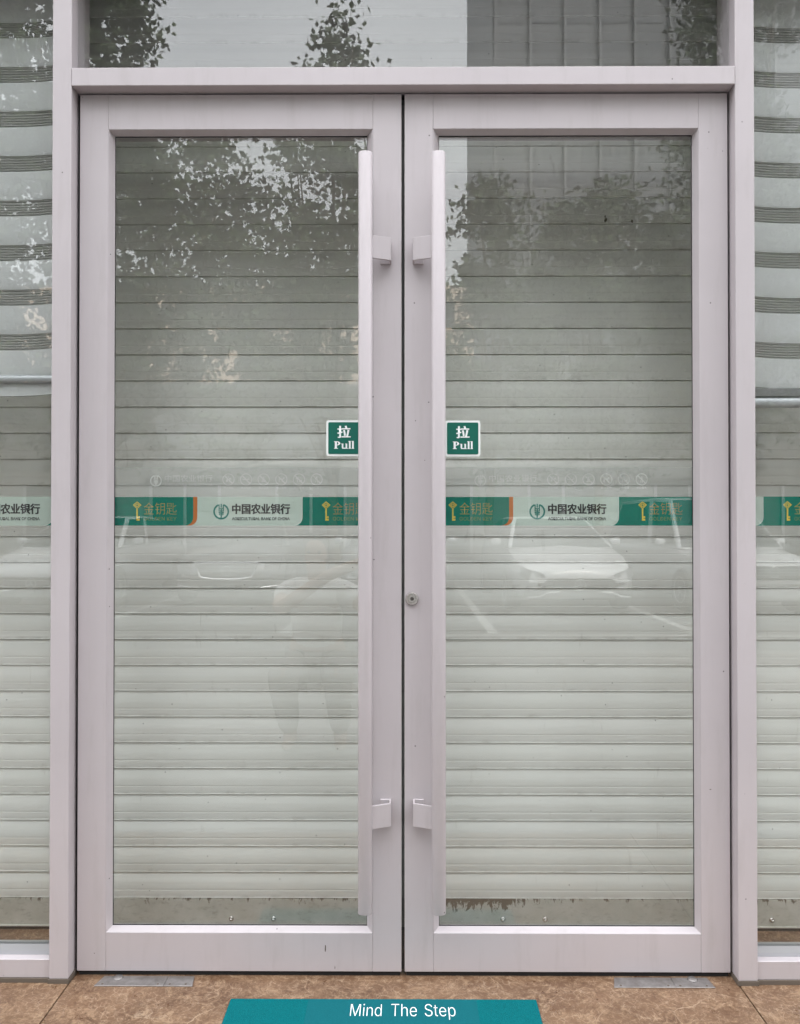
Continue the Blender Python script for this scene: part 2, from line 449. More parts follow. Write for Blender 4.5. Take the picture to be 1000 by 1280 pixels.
# stops and dark seals in the gap around the leaves
for (x0, x1) in ((-.9018, -.8895), (.8890, .8998)):
    MB().box(x0, x1, .012, .06, .002, 2.416).build('door_seal', M['rubber'], df)
MB().box(-.889, .889, .014, .06, 2.4122, 2.4168).build('head_seal', M['rubber'], df)
for (x0, x1) in ((-.956, -.8995), (.8975, .954)):
    MB().box(x0, x1, MF - .003, MBK, FZ + .0005, -.0005).build('sealant_strip', M['sealant'], df)
MB().box(-.985, .985, .0955, .31, 2.428, 2.466).build('shade_beam', M['frame'], df, bevel=.002)  # unseen beam added behind the head bar to shade the upper shutter
# head piece far above
MB().box(-.9015, .8995, MF, MBK, 2.735, 2.785).build('top_bar', M['frame'], df, bevel=.0012)

# ------------------------------------------------------------------ lettering and emblems of the film strips
def arc(cx, cz, r, a0, a1, n=8):
    return [(cx + r * math.cos(R(a0 + (a1 - a0) * i / n)), cz + r * math.sin(R(a0 + (a1 - a0) * i / n))) for i in range(n + 1)]

def flat(name, polys, y, m, parent):
    b = MB()
    for p in polys: b.poly([(x, y, z) for (x, z) in p])
    return b.build(name, m, parent)

def rect(x0, x1, z0, z1): return [(x0, z0), (x1, z0), (x1, z1), (x0, z1)]

def ringpoly(cx, cz, ro, ri, a0=0, a1=360, n=28):
    out = arc(cx, cz, ro, a0, a1, n); inn = arc(cx, cz, ri, a0, a1, n)
    return [[out[i], out[i + 1], inn[i + 1], inn[i]] for i in range(n)]

def emblem_polys(cx, cz, s):
    """round bank emblem: a ring open at the top, an ear of wheat inside; s is the outer radius"""
    P = ringpoly(cx, cz, s, s * .79, 112, 428)
    def r(x0, x1, z0, z1): P.append(rect(cx + x0 * s, cx + x1 * s, cz + z0 * s, cz + z1 * s))
    r(-.075, .075, .50, .98)                       # stalk tip
    for sgn in (-1, 1):
        a, b = sorted((sgn * .20, sgn * .33)); r(a, b, .02, .90)
        a, b = sorted((sgn * .075, sgn * .20)); r(a, b, .32, .42); r(a, b, .02, .12)
        P.append([(cx + sgn * .10 * s, cz - .05 * s), (cx + sgn * .33 * s, cz - .02 * s), (cx + sgn * .33 * s, cz - .22 * s), (cx + sgn * .10 * s, cz - .30 * s)])
        P.append([(cx + sgn * .10 * s, cz - .36 * s), (cx + sgn * .30 * s, cz - .28 * s), (cx + sgn * .30 * s, cz - .40 * s), (cx + sgn * .10 * s, cz - .50 * s)])
    r(-.085, .085, -.80, .42)
    return P

def key_polys(cx, cz, s):
    """little golden key standing on its bit; s is the full height"""
    P = []
    hz = cz + .30 * s
    ou = [(cx, hz + .22 * s), (cx + .23 * s, hz + .03 * s), (cx, hz - .19 * s), (cx - .23 * s, hz + .03 * s)]
    def sub(p, k): return [(cx + (x - cx) * k, hz + (z - hz) * k) for x, z in p]
    i1 = sub(ou, .74)
    for i in range(4): P.append([ou[i], ou[(i + 1) % 4], i1[(i + 1) % 4], i1[i]])
    P += ringpoly(cx, hz + .01 * s, .095 * s, .05 * s, 0, 360, 12)
    P.append(rect(cx - .16 * s, cx - .09 * s, hz - .0 * s, hz + .035 * s)); P.append(rect(cx + .09 * s, cx + .16 * s, hz - .0 * s, hz + .035 * s))
    P.append(rect(cx - .014 * s, cx + .014 * s, hz - .09 * s, hz - .05 * s))
    P.append(rect(cx - .038 * s, cx + .038 * s, cz - .5 * s, hz - .17 * s))
    P.append(rect(cx + .038 * s, cx + .14 * s, cz - .50 * s, cz - .40 * s)); P.append(rect(cx + .038 * s, cx + .14 * s, cz - .36 * s, cz - .27 * s))
    return P

def no_polys(cx, cz, r, k):
    P = ringpoly(cx, cz, r, r * .86, 0, 360, 22)
    d = r * .62; t = r * .07
    P.append([(cx - d - t, cz + d - t), (cx - d + t, cz + d + t), (cx + d + t, cz - d + t), (cx + d - t, cz - d - t)])
    q = lambda a, b, c, e: P.append(rect(cx + a * r, cx + b * r, cz + c * r, cz + e * r))
    if k == 0: q(-.40, -.10, -.35, .05); q(.12, .45, .0, .28); q(-.05, .1, .3, .5)
    if k == 1: q(-.55, -.05, -.06, .08); q(.12, .5, -.06, .08); q(.40, .5, .14, .3)
    if k == 2: q(-.35, .35, -.45, -.2); q(-.22, .22, -.17, .05); q(-.08, .08, .1, .4)
    if k == 3: q(-.42, .32, -.02, .16); q(-.42, -.30, -.42, -.05); q(.20, .32, -.42, -.05); q(.30, .52, .1, .36)
    if k == 4: q(-.50, -.1, .05, .32); q(.05, .5, -.4, -.1); q(-.3, -.18, -.45, .02)
    if k == 5: q(-.06, .1, .25, .48); q(-.14, .16, -.08, .2); q(-.2, -.06, -.5, -.12); q(.06, .2, -.5, -.12)
    return P

PX = .002228                                  # one strip unit (a pixel of the photo) in metres
S0, S1 = 1.2203, 1.3004                       # lower and upper edge of the coloured strip

_cache = {}
def txt(parent, body, x0, x1, z0, z1, y, m, bold=0.0, heavy=0.0, name='lettering', spacing=1.0):
    me = text_mesh(body, 1.0, m, name, bold, spacing=spacing)
    bbox_fit(me, x0, x1, z0, z1)
    if heavy:                                  # thicker upright strokes, as in a Song face
        bm = bmesh.new(); bm.from_mesh(me)
        g = bmesh.ops.duplicate(bm, geom=bm.verts[:] + bm.edges[:] + bm.faces[:])
        for v in g['geom']:
            if isinstance(v, bmesh.types.BMVert): v.co.x += heavy; v.co.z -= .00012
        bm.to_mesh(me); bm.free()
    upright(me, 0, y, 0); shift(me, OFF[parent])
    return link(name, me, parent)

def strip(parent, X0, xa, xb, y):
    """colour strip on the inside of the glass between xa and xb; X0 = where a green panel begins"""
    y0, y1, y2, y3 = y + .0016, y + .0012, y + .0008, y + .0004
    host = flat('distance_strip', [rect(xa, xb, S0, S1)], y0, M['film_pale'], parent)
    P = 396 * PX; h = S1 - S0; r = .023
    k0 = math.floor((xa - X0) / P) - 1
    for k in range(k0, k0 + 5):
        g0 = X0 + k * P; g1 = g0 + 264 * PX
        a, b = max(g0 - r, xa), min(g1, xb)
        if b - a > r + .002:
            pts = []
            if g0 > xa: pts += [(g0, S1)][::-1] + []
            left = [(g0 - r, S0)] + arc(g0 - r, S0 + r, r, -90, 0, 6)[1:] + [(g0, S1)] if g0 - r > xa else [(max(g0, xa), S0), (max(g0, xa), S1)]
            right = [(g1 - 5 * PX, S1)] + arc(g1 - 5 * PX - r, S0 + r, r, 0, -90, 6) if g1 < xb else [(xb, S1), (xb, S0)]
            flat('green_panel', [left + right], y1, M['film_green'], host)
            if g1 < xb:
                o = [(g1, S1)] + arc(g1 - r, S0 + r, r, 0, -90, 6); i = [(g1 - 5 * PX, S1)] + arc(g1 - 5 * PX - r, S0 + r, r, 0, -90, 6)
                flat('orange_edge', [[o[q], o[q + 1], i[q + 1], i[q]] for q in range(len(o) - 1)], y1, M['orange'], host)
            if g0 - r > xa:
                o = [(g0, S1)] + arc(g0 - r, S0 + r, r, 0, -90, 6); i = [(g0 - .0016, S1)] + arc(g0 - r, S0 + r, r - .0016, 0, -90, 6)
                flat('white_edge', [[o[q], o[q + 1], i[q + 1], i[q]] for q in range(len(o) - 1)], y2, M['film_edge'], host)
        for dx in (29.5, 188.5):
            kx = g0 + dx * PX
            if kx - .012 > xa and kx + .012 < xb:
                flat('key_emblem', key_polys(kx, 1.2605, .0525), y2, M['gold'], host)
            t0, t1 = kx + 8.5 * PX, kx + 49.5 * PX
            if t0 > xa and t1 < xb + .03:
                txt(host, '金钥匙', t0, t1, 1.2510, 1.2845, y2, M['key_text'], -.014)
                txt(host, 'GOLDEN KEY', t0, t1, 1.2345, 1.2445, y2, M['key_small'])
        lx = g1 + 30 * PX
        if lx - .022 > xa and lx + .022 < xb:
            flat('emblem', emblem_polys(lx, 1.2595, .0222), y2, M['logo_green'], host)
        t0, t1 = g1 + 43.5 * PX, g1 + 116 * PX
        if t0 > xa - .12 and t1 < xb:
            body, tt, bb = '中国农业银行', t0, 'AGRICULTURAL BANK OF CHINA'
            if t0 < xa: body, bb, tt = '国农业银行', 'LTURAL BANK OF CHINA', t1 - 60 * PX
            txt(host, body, tt, t1, 1.2520, 1.2815, y2, M['black_ink'], .022, .0011)
            txt(host, bb, tt if t0 >= xa else t1 - 56 * PX, t1, 1.2350, 1.2440, y2, M['black_ink'], .02)
    return host

def notice_film(parent, xa, xb, y, lx, mats):
    host = flat('frosted_film', [rect(xa, xb, S1 + .0004, 1.3833)], y + .0018, M['film'], parent)
    z = 1.3455
    flat('emblem', emblem_polys(lx, z, .0165), y + .0010, mats[0], host)
    txt(host, '中国农业银行', lx + 11 * PX, lx + 71 * PX, z - .003, z + .0165, y + .0010, mats[1], .015)
    txt(host, 'AGRICULTURAL BANK OF CHINA', lx + 11 * PX, lx + 71 * PX, z - .0145, z - .0075, y + .0010, mats[1])
    caps = ('禁止滑板', '禁止吸烟', '禁止饮食', '禁止宠物', '小心玻璃', '小心碰头')
    for k in range(6):
        cx = lx + (91 + 22.1 * k) * PX
        flat('notice_icon', no_polys(cx, z + .0035, .0170, k), y + .0010, mats[2 + k], host)
        txt(host, caps[k], cx - .014, cx + .014, z - .0225, z - .0165, y + .0010, mats[2 + k])
    return host

def rounded(cx, cz, hx, hz, r):
    return (arc(cx + hx - r, cz + hz - r, r, 0, 90, 5) + arc(cx - hx + r, cz + hz - r, r, 90, 180, 5)
            + arc(cx - hx + r, cz - hz + r, r, 180, 270, 5) + arc(cx + hx - r, cz - hz + r, r, 270, 360, 5))

def serif_pull(x0, z0, w, h):
    """the word Pull in a bold roman face: upright slabs, serifs and bowls as polygons; (x0,z0) lower left, h = ascender height"""
    P = []
    def r(a, b, c, d): P.append(rect(x0 + a * w, x0 + b * w, z0 + c * h, z0 + d * h))
    r(.00, .20, 0, .08); r(.04, .145, .08, .88); r(.00, .145, .88, .96)          # P
    ew, eh = .17 * w, .265 * h; cx, cz = x0 + .145 * w, z0 + .695 * h
    o = [(cx + ew * math.cos(R(t)), cz + eh * math.sin(R(t))) for t in range(90, -91, -18)]
    i = [(cx + ew * .42 * math.cos(R(t)), cz + eh * .68 * math.sin(R(t))) for t in range(90, -91, -18)]
    P += [[o[q], o[q + 1], i[q + 1], i[q]] for q in range(len(o) - 1)]
    r(.355, .415, .60, .67); r(.385, .465, .14, .67); r(.40, .60, .0, .13)        # u
    r(.555, .60, .60, .67); r(.575, .655, .08, .67); r(.64, .69, .0, .08); r(.60, .64, .0, .08)
    for a in (.72, .875):                                                        # l l
        r(a, a + .125, 0, .08); r(a + .022, a + .105, .08, 1.0); r(a - .005, a + .022, .92, 1.0)
    return P

def pull_sign(parent, cx, cz, gy):
    o = MB().prism(rounded(cx, cz, .0490, .0500, .007), 'y', gy - .0025, gy - .0003).build('pull_sign', M['white'], parent)
    MB().prism(rounded(cx, cz, .0435, .0442, .004), 'y', gy - .0032, gy - .0026).build('green_face', M['sign_green'], o)
    flat('lettering', serif_pull(cx - .0275, cz - .0295, .056, .0215), gy - .0036, M['text_white'], o)
    txt(o, '拉', cx - .0185, cx + .0175, cz + .0005, cz + .0345, gy - .0036, M['text_white'], .012, .0016)

# ------------------------------------------------------------------ the two door leaves
GY = .026                                     # outer face of the door glass
def bead(parent, side, xo0, xo1, zo0, zo1, xi0, xi1, zi0, zi1, d):
    """one splayed glazing bead of a rectangular opening: outer rect at Y=0, inner rect at Y=d"""
    O = [(xo0, 0.0, zo0), (xo1, 0.0, zo0), (xo1, 0.0, zo1), (xo0, 0.0, zo1)]
    I = [(xi0, d, zi0), (xi1, d, zi0), (xi1, d, zi1), (xi0, d, zi1)]
    a, b = {'bottom': (0, 1), 'right': (1, 2), 'top': (2, 3), 'left': (3, 0)}[side]
    # small flat lip first, then the splay, then straight back to the glass
    def mixp(p, q, t, yy): return (p[0] + (q[0] - p[0]) * t, yy, p[2] + (q[2] - p[2]) * t)
    m = MB()
    rows = [(O[a], O[b])]
    rows.append((mixp(O[a], I[a], .12, .0015), mixp(O[b], I[b], .12, .0015)))
    rows.append((I[a], I[b]))
    ext = {'bottom': (0, 0, -.012), 'top': (0, 0, .012), 'left': (-.012, 0, 0), 'right': (.012, 0, 0)}[side]
    rows.append(tuple((p[0] + ext[0], p[1] + .0005, p[2] + ext[2]) for p in (I[a], I[b])))
    v = [p for rw in rows for p in rw]
    m.add(v, [(2 * i, 2 * i + 1, 2 * i + 3, 2 * i + 2) for i in range(3)])
    return m.build('glazing_bead', M['frame'], parent)

def pull_handle(leaf, xb, sgn):
    """xb: centre of the bar; sgn: +1 when the stile lies to the right of the bar"""
    y = -.070; w = .0185
    prof = [(-w, .010), (-w, -.004), (-w * .82, -.0105), (-w * .45, -.0145), (0, -.0160), (w * .45, -.0145), (w * .82, -.0105), (w, -.004), (w, .010)]
    h = MB().prism([(xb + a, y + b) for a, b in prof], 'z', .1955, 2.2170).build('pull_handle', M['frame'], leaf, bevel=.0016, seg=2, smooth=35)
    for zc in (1.9705, .4420):
        t = .005
        x0, x1 = (xb + sgn * .012, xb + sgn * .0680)
        xs = sorted((x0, x1))
        # plate running from the bar to the stile side, then an angle turned back to the stile
        poly = [(x0, y + .0100), (x1, y + .0240), (x1, y + .0240 + t), (x0, y + .0100 + t)]
        L = [(x0, y + .0105), (x1, y + .0330), (x1, -.0004), (x1 - sgn * .030, -.0004), (x1 - sgn * .030, -.0055), (x1 - sgn * t, -.0055), (x1 - sgn * t, y + .0330 + t * 1.0), (x0, y + .0105 + t)]
        MB().prism(L, 'z', zc - .0310, zc + .0310).build('bracket', M['frame'], h, bevel=.0008)
    return h

def door(label, x0, x1, gx0, gx1, xo0, xo1, hinge_left):
    d = thing('glass_door', ((x0 + x1) / 2, 0, 0), label, 'door', 'leaves of the double door')
    T = .05; zt, zb = 2.4118, .0015
    sx0, sx1 = xo0, xo1                       # inner edges of the stiles
    for (a, b) in ((x0, sx0), (sx1, x1)):
        MB().box(a, b, 0, T, zb, zt).build('stile', M['frame'], d, bevel=.0010)
    MB().box(sx0 + .0002, sx1 - .0002, .0002, T, 2.3150, zt).build('top_rail', M['frame'], d, bevel=.0010)
    MB().box(sx0 + .0002, sx1 - .0002, .0002, T, zb, .1060).build('bottom_rail', M['frame'], d, bevel=.0010)
    zi0, zi1, D = .1155, 2.3065, .0225
    for s in ('bottom', 'right', 'top', 'left'):
        bead(d, s, sx0, sx1, .1064, 2.3146, gx0, gx1, zi0, zi1, D)
    for (a, b, c, e) in ((gx0 - .006, gx0 + .0012, zi0 - .006, zi1 + .006), (gx1 - .0012, gx1 + .006, zi0 - .006, zi1 + .006)):
        MB().box(a, b, D + .001, GY - .0002, c, e).build('glazing_seal', M['rubber'], d)
    for (c, e) in ((zi0 - .006, zi0 + .0014), (zi1 - .0018, zi1 + .006)):
        MB().box(gx0 + .0013, gx1 - .0013, D + .001, GY - .0002, c, e).build('glazing_seal', M['rubber'], d)
    MB().box(gx0 - .010, gx1 + .010, GY, GY + .006, zi0 - .010, zi1 + .010).build('glass_pane', M['glass'], d)
    # brush strip under the leaf
    MB().box(x0 + .004, x1 - .004, .006, .030, FZ + .0006, .0010).build('bottom_brush', M['rubber'], d)
    return d

ld = door('left glass door leaf with no keyhole, its pull handle on the right side', -.8930, -.0042, -.8030, -.0992, -.8139, -.0828, True)
rd = door('right glass door leaf with a round keyhole in its inner stile', .0048, .8935, .0995, .8035, .0831, .8135, False)
pull_handle(ld, -.1000, 1); pull_handle(rd, .0950, -1)
strip(ld, -.2801, -.8120, -.0905, GY + .006)
strip(rd, .6013, .0905, .8125, GY + .006)
W1, W2 = M['film_white'], M['film_white2']
notice_film(ld, -.8120, -.0905, GY + .006, -.2801 - 184 * PX, [W1, W2] + [W2] * 6)
notice_film(rd, .0905, .8125, GY + .006, .6013 - 173 * PX, [W2, W2, W2, W2, W2, W1, W1, W1])
pull_sign(ld, -.1640, 1.4635, GY); pull_sign(rd, .1660, 1.4625, GY)
# lock cylinder on the right leaf
lk = MB().lathe([(.0178, -.0002), (.0178, -.006), (.0160, -.0085), (.0118, -.0088), (.0112, -.0062), (.0104, -.0062), (.0104, -.0100), (.0, -.0104)], (.0249, 0, 1.0208), 'y', 28).build('lock_cylinder', M['lock'], rd, smooth=40)
MB().lathe([(.0052, -.0106), (.0052, -.0109), (.0, -.0109)], (.0249, 0, 1.0208), 'y', 18).build('keyway_disc', simple('keyway', (.13, .12, .11), .4, .6), lk)
MB().box(.0240, .0258, -.0113, -.0110, 1.0168, 1.0242).build('keyhole', M['rubber'], lk)
# seal in the meeting gap
MB().box(.0005, .0042, .010, .045, .004, 2.40).build('meeting_seal', M['rubber'], rd)
MB().box(-.0036, .0000, .010, .045, .004, 2.40).build('meeting_seal', M['rubber'], ld)
# chips in the paint
def chip(parent, x, z, w, h, y=-.0006):
    q = random.Random(int(x * 9999)); n = 9
    pts = [(x + w * math.cos(6.283 * i / n) * q.uniform(.5, 1), z + h * math.sin(6.283 * i / n) * q.uniform(.6, 1)) for i in range(n)]
    flat('paint_chip', [pts], y, M['sealant'], parent)
chip(ld, -.212, .065, .0026, .0110); chip(ld, -.186, .013, .0012, .006); chip(ld, -.845, .05, .0016, .002)
chip(rd, .060, 1.40, .0016, .0016); chip(rd, .84, .50, .0035, .0014)

# ------------------------------------------------------------------ transom light and side windows
tw = thing('transom_window', (0, 0, 2.467), 'fixed glass light above the head bar of the doors', 'window')
MB().box(-.9015, .8995, .004, .010, 2.4675, 2.7345).build('glass_pane', M['glass'], tw)

def side_window(label, xa, xb, near_right, X0):
    w = thing('side_window', ((xa + xb) / 2, 0, 0), label, 'window', 'tall fixed windows beside the doors')
    MB().box(xa, xb, -.002, .004, .055, 2.7345).build('glass_pane', M['glass'], w)
    MB().box(xa, xb, -.030, .070, 0, .0490).build('sill_rail', M['frame'], w, bevel=.001)
    bm_ = MB().prism([(-.001, .0495), (-.006, .0495), (-.006, .060), (-.0025, .0765), (-.0022, .0495)], 'x', xa + .001, xb - .001)
    bm_.build('glazing_bead', M['bar_alu'], w)
    MB().prism([(.0042, .0495), (.030, .0495), (.030, .070), (.0042, .0790)], 'x', xa + .001, xb - .001).build('inner_bead', M['bar_alu'], w)
    MB().box(xa, xb, -.034, .07, FZ + .0005, -.0005).build('sealant_strip', M['sealant'], w)
    far = xa if near_right else xb
    MB().box(far - .05 if near_right else far + .0005, far - .0005 if near_right else far + .05, MF, MBK, 0, 2.785).build('end_mullion', M['frame'], w, bevel=.0012)
    MB().box(xa, xb, MF, .06, 2.735, 2.785).build('top_bar', M['frame'], w, bevel=.001)
    strip(w, X0, xa + .002, xb - .002, .0045)
    return w
sw_l = side_window('tall fixed window to the left of the doors', -2.20, -.9540, True, -.4280 * 1 - .539)
sw_r = side_window('tall fixed window to the right of the doors', .9520, 2.20, False, .9905)

# ------------------------------------------------------------------ roller shutters behind the glass
SY = .45
K = (SY + 2.1975) / 2.4475
def KX(x): return .0036 + (x - .0036) * K
def KZ(z): return 1.2372 + (z - 1.2372) * K
def slat_mesh(x0, x1, p):
    pr = [(.0085, 0), (.0085, .020 * p), (-.0030, .020 * p), (-.0039, .028 * p), (-.0037, .040 * p), (-.0029, .056 * p), (-.0030, .072 * p)]
    for t in (.12, .2, .28, .325, .335, .345, .4, .5, .6, .7, .78, .86, .92, .965, .9995):
        y = -.0028 - .0022 * math.sin(math.pi * min(1, t * 1.05)) + max(0, t - .6) * .0105
        if t == .335: y += .0004
        pr.append((y, t * p))
    m = MB(); n = len(pr); v = []
    for x in (x0, x1):
        v += [(x, y, z) for y, z in pr]
    f = [(i, i + 1, n + i + 1, n + i) for i in range(n - 1)]
    m.add(v, f); me = m.mesh('slat', M['shutter'], smooth=28)
    return me

def shutter(label, x0, x1, screws):
    x0, x1 = KX(x0), KX(x1)
    s = thing('roller_shutter', ((x0 + x1) / 2, SY, 0), label, 'shutter', 'lowered roller shutters')
    c = (x0 + x1) / 2; pu, pd = .0801 * K, .0786 * K
    up = slat_mesh(x0 - c, x1 - c, pu); dn = slat_mesh(x0 - c, x1 - c, pd)
    z = KZ(1.3412)
    for k in range(20):
        link('slat', up, s, Vector((0, rnd.uniform(-.0004, .0004), z + pu * k)))
    for k in range(1, 17):
        link('slat', dn, s, Vector((0, rnd.uniform(-.0005, .0005), z - pd * k)))
    zb = z - pd * 16; z0 = KZ(.0005)
    bar = MB().prism([(SY + .002, zb - .0005), (SY - .004, zb - .002), (SY - .004, z0 + .0037), (SY - .010, z0 + .0025), (SY - .010, z0), (SY + .016, z0), (SY + .016, zb - .0005)], 'x', x0, x1)
    b = bar.build('bottom_bar', M['bottom_bar'], s)
    for sx in screws:
        MB().lathe([(.0085, -.0042), (.0080, -.0065), (.0055, -.0085), (.0042, -.0088), (.0040, -.0150), (.0026, -.0165), (0, -.0166)], (KX(sx), SY, KZ(.0235)), 'y', 16).build('screw', M['lock'], b, smooth=40)
    # rubber lip on the floor
    MB().box(x0, x1, SY - .006, SY + .012, PIT + .0005, z0 - .0002).build('floor_lip', M['rubber'], s)
    return s
PIT = KZ(-.010)
sh_c = shutter('wide lowered roller shutter behind both doors and the transom', -.9700, .9740, (-.5225, -.394, .303, .431))
for (x_, z_, w_) in ((.6196, 2.153, .007), (.700, 2.149, .006), (.618, 2.164, .004)):
    q_ = random.Random(int(x_ * 1e4))
    flat('stain', [[(KX(x_) + w_ * q_.uniform(.4, 1) * math.cos(k_ * .7), KZ(z_) + 1.5 * w_ * q_.uniform(.4, 1) * math.sin(k_ * .7)) for k_ in range(9)]], SY - .0065, M['sealant'], sh_c)
sh_l = shutter('lowered roller shutter behind the left side window', -2.30, -1.0490, ())
sh_r = shutter('lowered roller shutter behind the right side window', 1.0530, 2.30, (1.118,))
for (a, b, lab) in ((-1.0480, -.9710, 'upright shutter guide post behind the left mullion'), (.9750, 1.0520, 'upright shutter guide post behind the right mullion')):
    a, b = KX(a), KX(b)
    g = thing('guide_post', ((a + b) / 2, SY, 0), lab, 'guide rail', 'shutter guide posts')
    MB().box(a, b, SY - .035, SY + .05, PIT + .0005, 3.018).build('channel', M['stone'], g, bevel=.002)
    for xx in (a - .0006, b + .0006):
        MB().box(xx - .0005, xx + .0005, SY - .034, SY - .012, 0, 3.01).build('brush_strip', M['rubber'], g)

# ------------------------------------------------------------------ banded blinds in the side windows
def fabric(name, col, alpha, ribs=False):
    m = bpy.data.materials.new(name); m.use_nodes = True
    n, l = m.node_tree.nodes, m.node_tree.links; n.clear(); out = n.new('ShaderNodeOutputMaterial')
    df_ = n.new('ShaderNodeBsdfDiffuse'); tl = n.new('ShaderNodeBsdfTranslucent'); tr = n.new('ShaderNodeBsdfTransparent')
    v = pos(n, l, (3, 1, 40)); c = mixc(n, l, maprange(n, l, noise(n, l, v, 30, 4), .3, .7, 0, 1), tuple(q * .93 for q in col), col)
    l.new(c, df_.inputs[0]); l.new(c, tl.inputs[0])
    a = n.new('ShaderNodeMixShader'); a.inputs[0].default_value = .25; l.new(df_.outputs[0], a.inputs[1]); l.new(tl.outputs[0], a.inputs[2])
    b = n.new('ShaderNodeMixShader'); b.inputs[0].default_value = alpha; l.new(tr.outputs[0], b.inputs[1]); l.new(a.outputs[0], b.inputs[2])
    l.new(b.outputs[0], out.inputs[0]); return m
M['blind'] = fabric('blind_fabric', (.74, .75, .75), .98)
M['sheer'] = fabric('sheer_fabric', (.50, .50, .48), .82)

def blind(label, xa, xb, near, zdark, pitch, dark, zr0, zr1):
    """near: x of the end beside the door, where the cloth curls upward; zdark: top of a sheer band"""
    b = thing('banded_blind', ((xa + xb) / 2, .08, zr1), label, 'blind', 'banded roller blinds in the side windows')
    def curl(x):
        t = max(0, 1 - abs(x - near) / .16); return .011 * t * t
    xs = [xa + (xb - xa) * i / 30 for i in range(31)]
    xs = sorted(set([near + (.01 * i if xb > near + .5 else -.01 * i) for i in range(17)] + xs))
    xs = [x for x in xs if xa <= x <= xb]
    def sheet(name, rows, m):
        v = [(x, y, z + curl(x)) for (y, z) in rows for x in xs]; n = len(xs)
        f = [(j * n + i, j * n + i + 1, (j + 1) * n + i + 1, (j + 1) * n + i) for j in range(len(rows) - 1) for i in range(n - 1)]
        MB().add(v, f).build(name, m, b, smooth=(name == 'solid_band'))
    z = zdark
    while z - pitch > zr1 - .01: z -= pitch
    tops = []
    while z < 2.70: tops.append(z); z += pitch
    sheet('solid_band', [(.080, zr1 + .001), (.079, tops[0] - dark + .001)], M['blind'])
    for t in tops:
        rows = []
        n = 7
        for i in range(n):
            a = t - dark + dark * i / n; h = dark / n
            rows += [(.088, a), (.0835, a + h * .28), (.0835, a + h * .72), (.088, a + h)]
        sheet('sheer_band', rows, M['sheer'])
        sheet('solid_band', [(.0815, t - .002), (.079, t + .012), (.0785, t + (pitch - dark) * .5), (.079, t + pitch - dark + .003)], M['blind'])
    MB().prism([(.068 + .010 - .012 * math.cos(R(a)), (zr0 + zr1) / 2 + (zr1 - zr0) / 2 * math.sin(R(a))) for a in range(-90, 271, 30)][:12], 'x', xa, xb).build('bottom_rail', M['bar_alu'], b, smooth=50)
    return b
blind('banded blind half lowered in the left window, its rail the lower bright bar', -2.18, -.957, -.957, 2.6665, .1282, .0520, 1.6250, 1.6500)
blind('banded blind half lowered in the right window over a double bottom rail', .955, 2.18, .955, 2.6440, .1290, .0510, 1.5545, 1.5840)
rb = [o for o in C.objects if o.name.startswith('banded_blind')][-1]
MB().box(.955, 2.18, .070, .090, 1.5850, 1.6100).build('rail_sleeve', simple('grey_sleeve', (.20, .20, .20), .6), rb, bevel=.002)

# ------------------------------------------------------------------ interior shell between glass and shutter
inn = MB().box(-2.25, 2.25, .092, SY + .09, 3.02, 3.06).build('ceiling', M['dark']); tag(inn, kind='structure')
for (a, b) in ((-2.62, -2.252), (2.252, 2.62)):
    tag(MB().box(a, b, .092, SY + .16, -.2, 3.30).build('wall', M['render']), kind='structure')
tag(MB().box(-2.62, 2.62, SY + .095, SY + .155, -.2, 3.26).build('wall', M['dark']), kind='structure')

# ------------------------------------------------------------------ floor-spring covers, door mat
def spring(label, x0, x1, pv, seam):
    s = thing('floor_plate', ((x0 + x1) / 2, -.03, FZ), label, 'cover plate', 'floor spring covers under the doors')
    for (a, b) in ((x0, seam - .0004), (seam + .0004, x1)):
        sk = .004
        MB().prism([(a + (.012 if a == x0 else 0), -.004), (b - (.006 if b == x1 else 0), -.004), (b, -.0500), (a, -.0500)], 'z', FZ + .0003, FZ + .0026).build('plate', M['steel'], s, bevel=.0006)
    for xx in (x0 + .02, seam - .018, seam + .014, x1 - .02):
        MB().lathe([(.0032, .0026), (.0030, .0032), (0, .0036)], (xx, -.042, FZ), 'z', 10).build('screw', M['sealant'], s)
    MB().lathe([(.014, .0027), (.012, .0042), (.007, .0052), (0, .0054)], (pv, -.012, FZ), 'z', 18).build('pivot', M['steel'], s, smooth=True)
    return s
spring('steel floor plate under the hinge side of the left door', -.8270, -.5630, -.775, -.640)
spring('steel floor plate under the hinge side of the right door', .5630, .8330, .785, .728)

dm = thing('door_mat', (-.05, -.32, FZ), 'teal door mat with white words lying on the marble floor', 'mat')
MB().box(-.4470, .3455, -.31, -.1125, FZ + .0004, FZ + .0075).build('carpet', M['mat'], dm, bevel=.0025, seg=2)
MB().box(-.2440, .1900, -.300, -.1165, FZ + .0076, FZ + .0080).build('print_panel', M['mat_panel'], dm)
for word, wx0, wx1, wy0 in (('Mind', -.1325, -.0537, -.1870), ('The', -.0293, .0353, -.1870), ('Step', .0556, .1325, -.2000)):
    me = bbox_fit(text_mesh(word, 1, M['text_white'], bold=-.010), wx0, wx1, wy0, -.1365)
    for v in me.vertices: v.co.z += FZ + .0083
    shift(me, OFF[dm]); link('lettering', me, dm)

